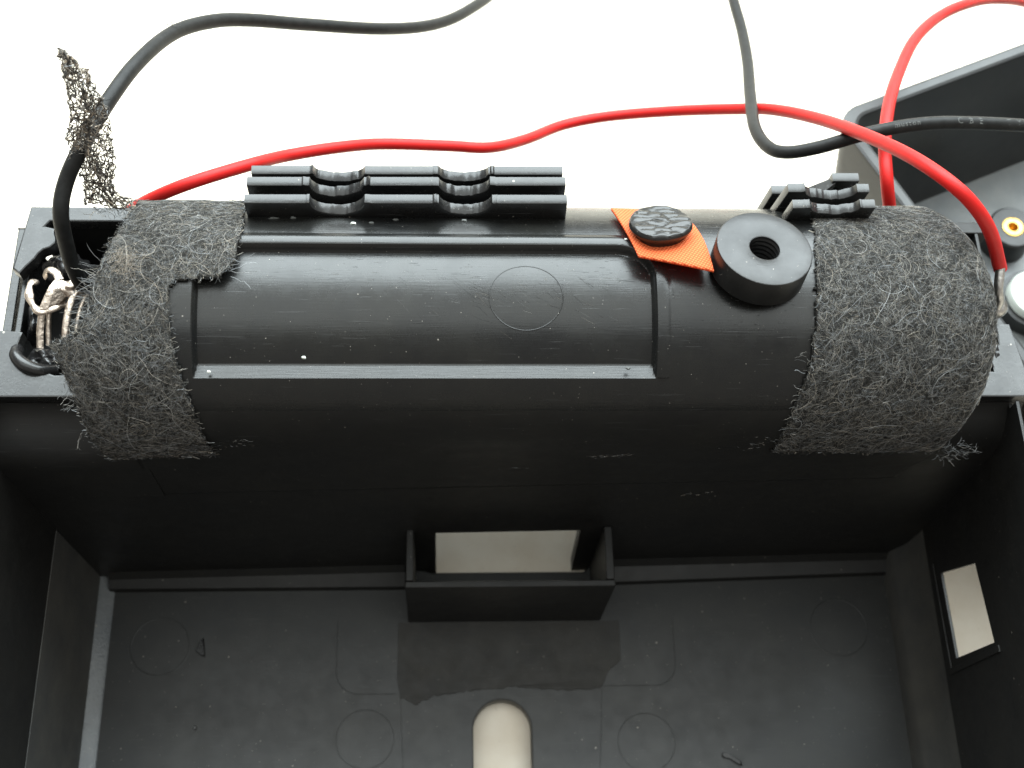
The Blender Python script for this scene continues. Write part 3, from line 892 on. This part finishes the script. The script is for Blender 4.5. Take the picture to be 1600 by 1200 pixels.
WC = [(57.2, 84.9, 46.0), (55.6, 84.5, 50.0), (54.2, 86.5, 54.0), (54.8, 92.2, 54.0), (57.1, 99.5, 52.0), (61.0, 107.8, 48.0), (65.8, 116.4, 44.0), (71.7, 123.8, 40.0), (78.5, 129.9, 36.0), (87.0, 136.3, 30.0), (97.8, 142.0, 22.0), (113.9, 144.0, 12.0)]
WD = [(47.4, 156.4, 20.0), (45.8, 144.0, 26.0), (45.0, 135.2, 30.0), (44.8, 127.1, 33.0), (43.9, 117.9, 37.0), (42.2, 107.9, 42.0), (40.8, 99.0, 47.0), (41.3, 93.9, 50.0), (43.0, 91.7, 52.0), (46.4, 91.1, 54.0), (50.7, 91.4, 56.0), (55.2, 92.0, 57.0), (60.1, 92.7, 57.0), (65.4, 93.5, 56.0), (72.9, 94.7, 54.0), (86.5, 98.3, 48.0)]
def wire(label, pts, r, mat, tip=None):
    t = thing('wire', label, 'wire', pts[0], 'hook-up wires')
    path = catmull(pts, 12)
    tube('insulation', path, r, mat, t, 20)
    if tip:
        tube('bare_end', catmull(tip, 6), .55, 'solder', t, 10)
    return t, path
wA, pA = wire('black wire soldered to the copper contact, arching up to the upper left', WA, .86, 'black_wire', [(-40.5, 71.3, 54.3), (-40.7, 70.9, 53.0), (-41.5, 70.8, 52.2)])
wB, pB = wire('red wire running behind the tube from its bare soldered right end', WB, .78, 'red', [(63.8, 72.1, 58.9), (63.7, 70.9, 58.2), (63.7, 69.5, 57.2), (64.2, 68.8, 56.0), (64.2, 68.4, 55.0)])
wC, pC = wire('red wire rising behind the right felt tape and curving out at top right', WC, .80, 'red')
wD, pD = wire('black wire with faint pale printing bending over the spare plastic cover', WD, .82, 'black_wire')

# faint printing along that black wire
def print_on(wire_o, path, r, text, s0, height, toward):
    d = np.linalg.norm(np.diff(path, axis=0), axis=1); cum = np.concatenate([[0], np.cumsum(d)])
    V, F = [], []
    s = s0
    for ch in text:
        if ch == ' ':
            s += height * .9; continue
        cu = bpy.data.curves.new('glyph', 'FONT'); cu.body = ch; cu.size = height * 1.4; cu.resolution_u = 2
        to = bpy.data.objects.new('glyph', cu); col.objects.link(to)
        me = bpy.data.meshes.new_from_object(to.evaluated_get(bpy.context.evaluated_depsgraph_get()))
        wdt = max((v.co.x for v in me.vertices), default=0)
        b0 = len(V)
        for v in me.vertices:
            ss = s + v.co.x
            i = min(max(int(np.searchsorted(cum, ss)) - 1, 0), len(path) - 2)
            t = (ss - cum[i]) / max(d[i], 1e-6)
            c = path[i] + (path[i + 1] - path[i]) * t
            T = (path[i + 1] - path[i]) / max(d[i], 1e-6)
            n = toward - T * (toward @ T); n /= np.linalg.norm(n); bv = np.cross(n, T)
            an = (v.co.y - height * .5) / r
            V.append(tuple(c + (n * math.cos(an) + bv * math.sin(an)) * (r + .012)))
        F += [tuple(b0 + k for k in p.vertices) for p in me.polygons]
        bpy.data.objects.remove(to); bpy.data.curves.remove(cu); bpy.data.meshes.remove(me)
        s += wdt + height * .22
    mesh_any('printed_lettering', V, F, 'print', wire_o, 0)
cumD = np.concatenate([[0], np.cumsum(np.linalg.norm(np.diff(pD, axis=0), axis=1))])
i0 = int(np.argmin(np.abs(pD[:, 0] - 55.0) + 100 * (pD[:, 1] > 96)))
tw = np.array([-.35, -.25, 1.0])
print_on(wD, pD, .82, 'muston', cumD[i0], .62, tw)
print_on(wD, pD, .82, 'C B E', cumD[i0] + 8.0, .8, tw)
print_on(wD, pD, .82, 'T Y P E', cumD[i0] + 15.2, .8, tw)

# ------------------------------------------------------------------ metal contacts
K = thing('battery_contact', 'bent tinned copper contact in the broken left end of the tube', 'battery contact', (-44, 68, 45))
tube('strap_end', catmull([(-45.3, 73.2, 52.6), (-44.6, 73.5, 53.6), (-43.7, 73.1, 53.7), (-43.2, 72.2, 53.6)], 6), .5, 'copper', K, 12, flat=.4, hint=(.3, .2, 1))
tube('strap', catmull([(-46.3, 72.9, 52.0), (-46.7, 72.1, 52.8), (-46.6, 70.6, 52.9), (-45.9, 69.2, 52.7), (-44.9, 68.6, 52.7), (-43.8, 69.0, 52.8), (-42.6, 69.9, 52.2)], 8), .42 + .1 * np.sin(np.arange(49) * .5), 'copper', K, 12, flat=.55, hint=(0, 0, 1))
V = [(-45.4, 68.6, 52.9), (-44.3, 68.7, 53.0), (-43.2, 69.4, 52.9), (-42.2, 70.6, 53.0), (-41.7, 71.8, 53.2), (-42.6, 72.2, 53.5), (-43.6, 72.5, 53.7), (-44.2, 71.3, 53.9), (-44.8, 70.0, 53.5)]
V2 = [(x, y, z - .5) for x, y, z in V]
n = len(V)
mesh_any('solder_tab', V + [(-43.5, 70.8, 54.1)] + V2, [(i, (i + 1) % n, n) for i in range(n)] + [(i, n + 1 + i, n + 1 + (i + 1) % n, (i + 1) % n) for i in range(n)], 'copper', K, 25, .12)
tube('prong', catmull([(-45.0, 68.9, 52.6), (-45.2, 67.6, 51.9), (-45.3, 66.4, 51.3), (-45.3, 64.5, 50.4)], 6), .42, 'copper', K, 10, flat=.5, hint=(0, 0, 1))
tube('prong', catmull([(-44.3, 68.8, 52.3), (-44.4, 67.4, 51.6), (-44.4, 65.4, 50.6)], 6), .3, 'copper', K, 10)
tube('spring_strip', catmull([(-40.3, 72.2, 53.6), (-41.2, 71.0, 53.4), (-41.8, 69.4, 53.2), (-42.1, 67.6, 52.8), (-42.2, 66.0, 52.2), (-42.1, 64.2, 51.2)], 8), .42, 'copper', K, 12, flat=.5, hint=(0, 0, 1))
tube('spring_strip', catmull([(-40.2, 70.8, 52.8), (-40.8, 69.2, 52.5), (-41.1, 67.0, 52.0), (-41.1, 65.0, 51.2)], 8), .25, 'copper', K, 10)

blob('solder_blob', (-42.0, 71.3, 53.1), (1.15, .95, .75), 'copper', K, 8, .5)
K2 = thing('battery_contact', 'small round soldered contact under the bare end of the red wire', 'battery contact', (63.5, 68.5, 50))
lathe('rivet', [(0.01, 1.2), (.7, 1.1), (1.15, .7), (1.3, .2), (1.25, -2.5)], (64.6, 68.9, 54.0), (.35, -.1, .93), 'solder', K2, 24, 40)
tube('lug', catmull([(63.9, 68.6, 54.2), (63.0, 67.0, 53.0), (62.6, 66.0, 51.0), (62.6, 65.6, 48)], 6), .55, 'solder', K2, 10, flat=.5, hint=(1, 0, 0))

# ------------------------------------------------------------------ crumbs on the housing floor
def shard(label, pts, h, seed):
    rnd = random.Random(seed)
    n = len(pts)
    V = [(x, y, .05) for x, y in pts] + [(x * .9 + .1 * pts[0][0] + rnd.uniform(-.1, .1), y * .9 + .1 * pts[0][1], h * rnd.uniform(.5, 1)) for x, y in pts]
    F = [tuple(range(n - 1, -1, -1)), tuple(range(n, 2 * n))] + [(i, (i + 1) % n, n + (i + 1) % n, n + i) for i in range(n)]
    o = mesh_any('plastic_shard', V, F, 'glue', None, 20, .06)
    tag(o, label, 'plastic shard', 'shards on the housing floor')
shard('small triangular black shard on the left of the housing floor', [(-34.6, 41.9), (-33.9, 41.3), (-33.4, 41.2), (-33.6, 42.6), (-33.8, 44.0), (-34.4, 43.2)], .9, 1)
shard('tiny black speck near the lower left of the housing floor', [(-34.4, 31.2), (-34.0, 31.0), (-33.8, 31.5), (-34.2, 31.8)], .35, 2)
shard('thin curled grey-black shaving at the lower right of the housing floor', [(39.2, 26.6), (39.5, 26.2), (40.4, 26.0), (41.4, 25.4), (42.0, 25.0), (41.9, 25.6), (40.9, 26.3), (40.0, 26.8), (39.4, 27.0)], .6, 3)

# ------------------------------------------------------------------ the spare cover lying behind at the right
CV = thing('plastic_cover', 'second open black plastic cover lying behind at the far right', 'plastic cover', (90, 105, -3))
ca = math.radians(23.5)
e1 = np.array([math.cos(ca), math.sin(ca)]); e2 = np.array([math.sin(ca), -math.cos(ca)])
e2 = np.array([math.cos(math.radians(-63)), math.sin(math.radians(-63))])
A0 = np.array([54.7, 108.3])
def cv(u, v, z):      # u along the far rim, v towards the camera; walls lean in slightly towards the floor
    p = A0 + e1 * u + e2 * v
    return (p[0], p[1], z)
W_, D_ = 120.0, 76.0
def cvw(u, v, w):
    z = 17.6 + w
    k = (37.8 - z) / 40.0 * 5.4
    uu = u + k * (1 if u < W_ / 2 else -1); vv = v + k * (1 if v < D_ / 2 else -1)
    return cv(uu, vv, z)
plate('cover_wall', rrect(0, W_, 0, D_, 4, 8), [rrect(2.0, W_ - 2.0, 2.0, D_ - 2.0, 2.6, 8)], 20.2, 'cover', cvw, CV, 0.5)
plate('cover_floor', rrect(5.2, W_ - 5.2, 5.2, D_ - 5.2, 3, 6), [], 0.9, 'grey', lambda u, v, w: cv(u, v, w + 8.6), CV, 0.1)
for (bx_, by_, h_) in ((90.0, 104.6, 14.0), (112.0, 113.0, 14.0)):
    bo = lathe('screw_boss', [(4.0, 9.0), (3.7, h_ - .3), (3.4, h_), (1.75, h_), (1.7, h_ - .3)], (bx_, by_, 0), (0, 0, 1), 'cover', CV, 40, 40)
    lathe('brass_insert', [(1.74, h_ - .6), (1.74, h_ + .12), (1.55, h_ + .2), (.85, h_ + .1), (.8, h_ - 2.2), (.01, h_ - 2.2)], (bx_, by_, 0), (0, 0, 1), 'brass', bo, 28, 40)
lathe('white_button', [(4.2, 9.2), (4.2, 13.4), (3.9, 13.9), (3.2, 14.1), (.01, 14.3)], (91.6, 92.8, 0), (0, 0, 1), 'white', CV, 40, 40)
lathe('button_collar', [(5.2, 9.2), (5.0, 12.2), (4.3, 12.3), (4.25, 9.2)], (91.6, 92.8, 0), (0, 0, 1), 'cover', CV, 40, 40)
p0, p1 = np.array([86.4, 93.4]), np.array([97.0, 80.5])
dd = (p1 - p0) / np.linalg.norm(p1 - p0); nn_ = np.array([-dd[1], dd[0]]) * .6
mesh_any('floor_rib', [(*(p0 + nn_), 9.3), (*(p1 + nn_), 9.3), (*(p1 - nn_), 9.3), (*(p0 - nn_), 9.3), (*(p0 + nn_), 12.5), (*(p1 + nn_), 12.5), (*(p1 - nn_), 12.5), (*(p0 - nn_), 12.5)],
         [(4, 5, 6, 7), (0, 1, 5, 4), (1, 2, 6, 5), (2, 3, 7, 6), (3, 0, 4, 7)], 'cover', CV, 30, .15)

# ------------------------------------------------------------------ dust, lint and tool marks on the housing
def dust_line(name, items, parent, bright):
    P = np.zeros((len(items), 5, 3))
    for e, (p, d, L_) in enumerate(items):
        p = np.array(p, float); d = np.array(d, float); d /= np.linalg.norm(d)
        for q in range(5):
            P[e, q] = p + d * L_ * (q / 4 - .5) + rng.normal(size=3) * .02
    fibre_mesh(name, P, rng.uniform(.012, .028, len(items)), felt_colors(len(items), bright), 'fibre', parent)
items = []
for (cx, cz, w_, h_, n_) in ((19.0, 47.3, 2.9, .55, 70), (8.5, 42.4, 2.6, .5, 18), (32.8, 30.6, 2.6, 1.0, 18), (-21.8, 52.0, 1.0, .5, 14), (36.0, 51.0, 3.0, 1.8, 40), (-24.0, 51.0, 3.5, 1.5, 24)):
    for _ in range(n_):
        x = cx + rng.normal() * w_ * .5; z = cz + rng.normal() * h_ * .5 + (x - cx) * .12
        y = wall_y(x) - .04 if z < 35 else min(YC - RT, YC - math.sqrt(max(0, RT ** 2 - max(0, z - ZC) ** 2))) - .03
        if z > ZC: y = YC - math.sqrt(RT ** 2 - (z - ZC) ** 2) - .03
        elif z > 35:
            k = (ZC - z) / 15.0; k2 = k * k * (3 - 2 * k); y = (YC - RT) * (1 - k2) + wall_y(x) * k2 - .03
        items.append(((x, y, z), (1, 0, rng.normal() * .4), rng.uniform(.15, .7)))
dust_line('dust_smear', items, fwall, 1.0)
items = []
for th in np.arange(-30, -2, 1.5):
    x = 24.0 + rng.normal() * .08
    a = math.radians(th)
    for k in range(rng.integers(1, 3)):
        items.append((tube_pt(x + k * .5, th + rng.normal() * .2, RT + .01), (1, 0, rng.normal() * .03), rng.uniform(.25, .6)))
for _ in range(60):
    x = rng.uniform(27.5, 38.5); th = rng.uniform(-26, -4)
    items.append((tube_pt(x, th, RT + .005), (1, 0, 0), rng.uniform(.1, .5)))
dust_line('tool_marks', items, btube, .45)
# scratches fanning over the recess beside the moulded ring
items = []
for _ in range(120):
    x = rng.normal() * 5 + 6.5; th = rng.normal() * 7 - 11
    if not (-24 < x < 21 and -38 < th < 8): continue
    a = math.radians(th); tang = np.array([0, math.cos(a), -math.sin(a)])
    d = np.array([1.0, 0, 0]) * 1.0 + tang * rng.normal(-.55, .3)
    items.append((tube_pt(x, th, RT - 1.15 + .004), d, rng.uniform(.3, 2.2)))
for _ in range(90):
    x = rng.uniform(-24, 21); th = rng.uniform(-3, 11)
    items.append((tube_pt(x, th, RT - 1.15 + .004), (1, 0, 0), rng.uniform(.2, 1.3)))
P = []
for p, d, L_ in items:
    d = np.array(d, float); d /= np.linalg.norm(d); row = []
    for q in np.linspace(-.5, .5, 6):
        w_ = np.array(p) + d * L_ * q
        th = math.atan2(w_[1] - YC, w_[2] - ZC); row.append((w_[0], YC + (RT - 1.146) * math.sin(th), ZC + (RT - 1.146) * math.cos(th)))
    P.append(row)
fibre_mesh('scratches', P, rng.uniform(.006, .013, len(P)), felt_colors(len(P), .6), 'fibre', btube)
# lint caught on the black wire
st = [((-31.6 + rng.normal() * .2, 100.8 + rng.normal() * .2, 62.6), (rng.normal() * .5, .9, .6)) for _ in range(9)] + [((-33.4, 97.8, 64.6), (-.7, .3, .3)) for _ in range(4)]
lint(wA, 'lint', st, 7, .22, .35, .35)
# loose hairs curling off the left tape over the recess
st = [(tube_pt(-22.0, -2 + rng.normal() * 3, RT + .5), (1, -.3 + rng.normal() * .3, .1)) for _ in range(4)] + [(tube_pt(-38.2, -72, RT + .6), (-.6, -.3, -.8)) for _ in range(3)]
lint(TL_, 'loose_hairs', st, 14, .24, .28, 1.5)
st = [(tube_pt(38.8, rng.uniform(-80, -20), RT + .5), (-1, rng.normal() * .4, rng.normal() * .3)) for _ in range(9)]
lint(TR_, 'loose_hairs', st, 10, .16, .35, 1.2)

# crumbs of dirt in front of the long ribs
for cx, th, sx, mt in ((-18.3, 31.5, .62, 'print'), (-16.2, 32.0, .34, 'print'), (-9.6, 27.5, .32, 'white'), (-7.6, 27.8, .30, 'print'), (-5.0, 31.0, .34, 'print'), (2.5, 30.5, .32, 'print'), (-24.3, -43.5, .2, 'white'), (-14.5, -38.5, .22, 'white'), (19.8, -42.0, .26, 'print'), (20.0, 17.0, .26, 'white')):
    rr_ = RT + .05 - (1.15 if (-26 < cx < 22.9 and -41 < th < 13) else 0)
    blob('crumb', tube_pt(cx, th, rr_), (sx, .16, .16), mt, btube, cx, .5, 8)
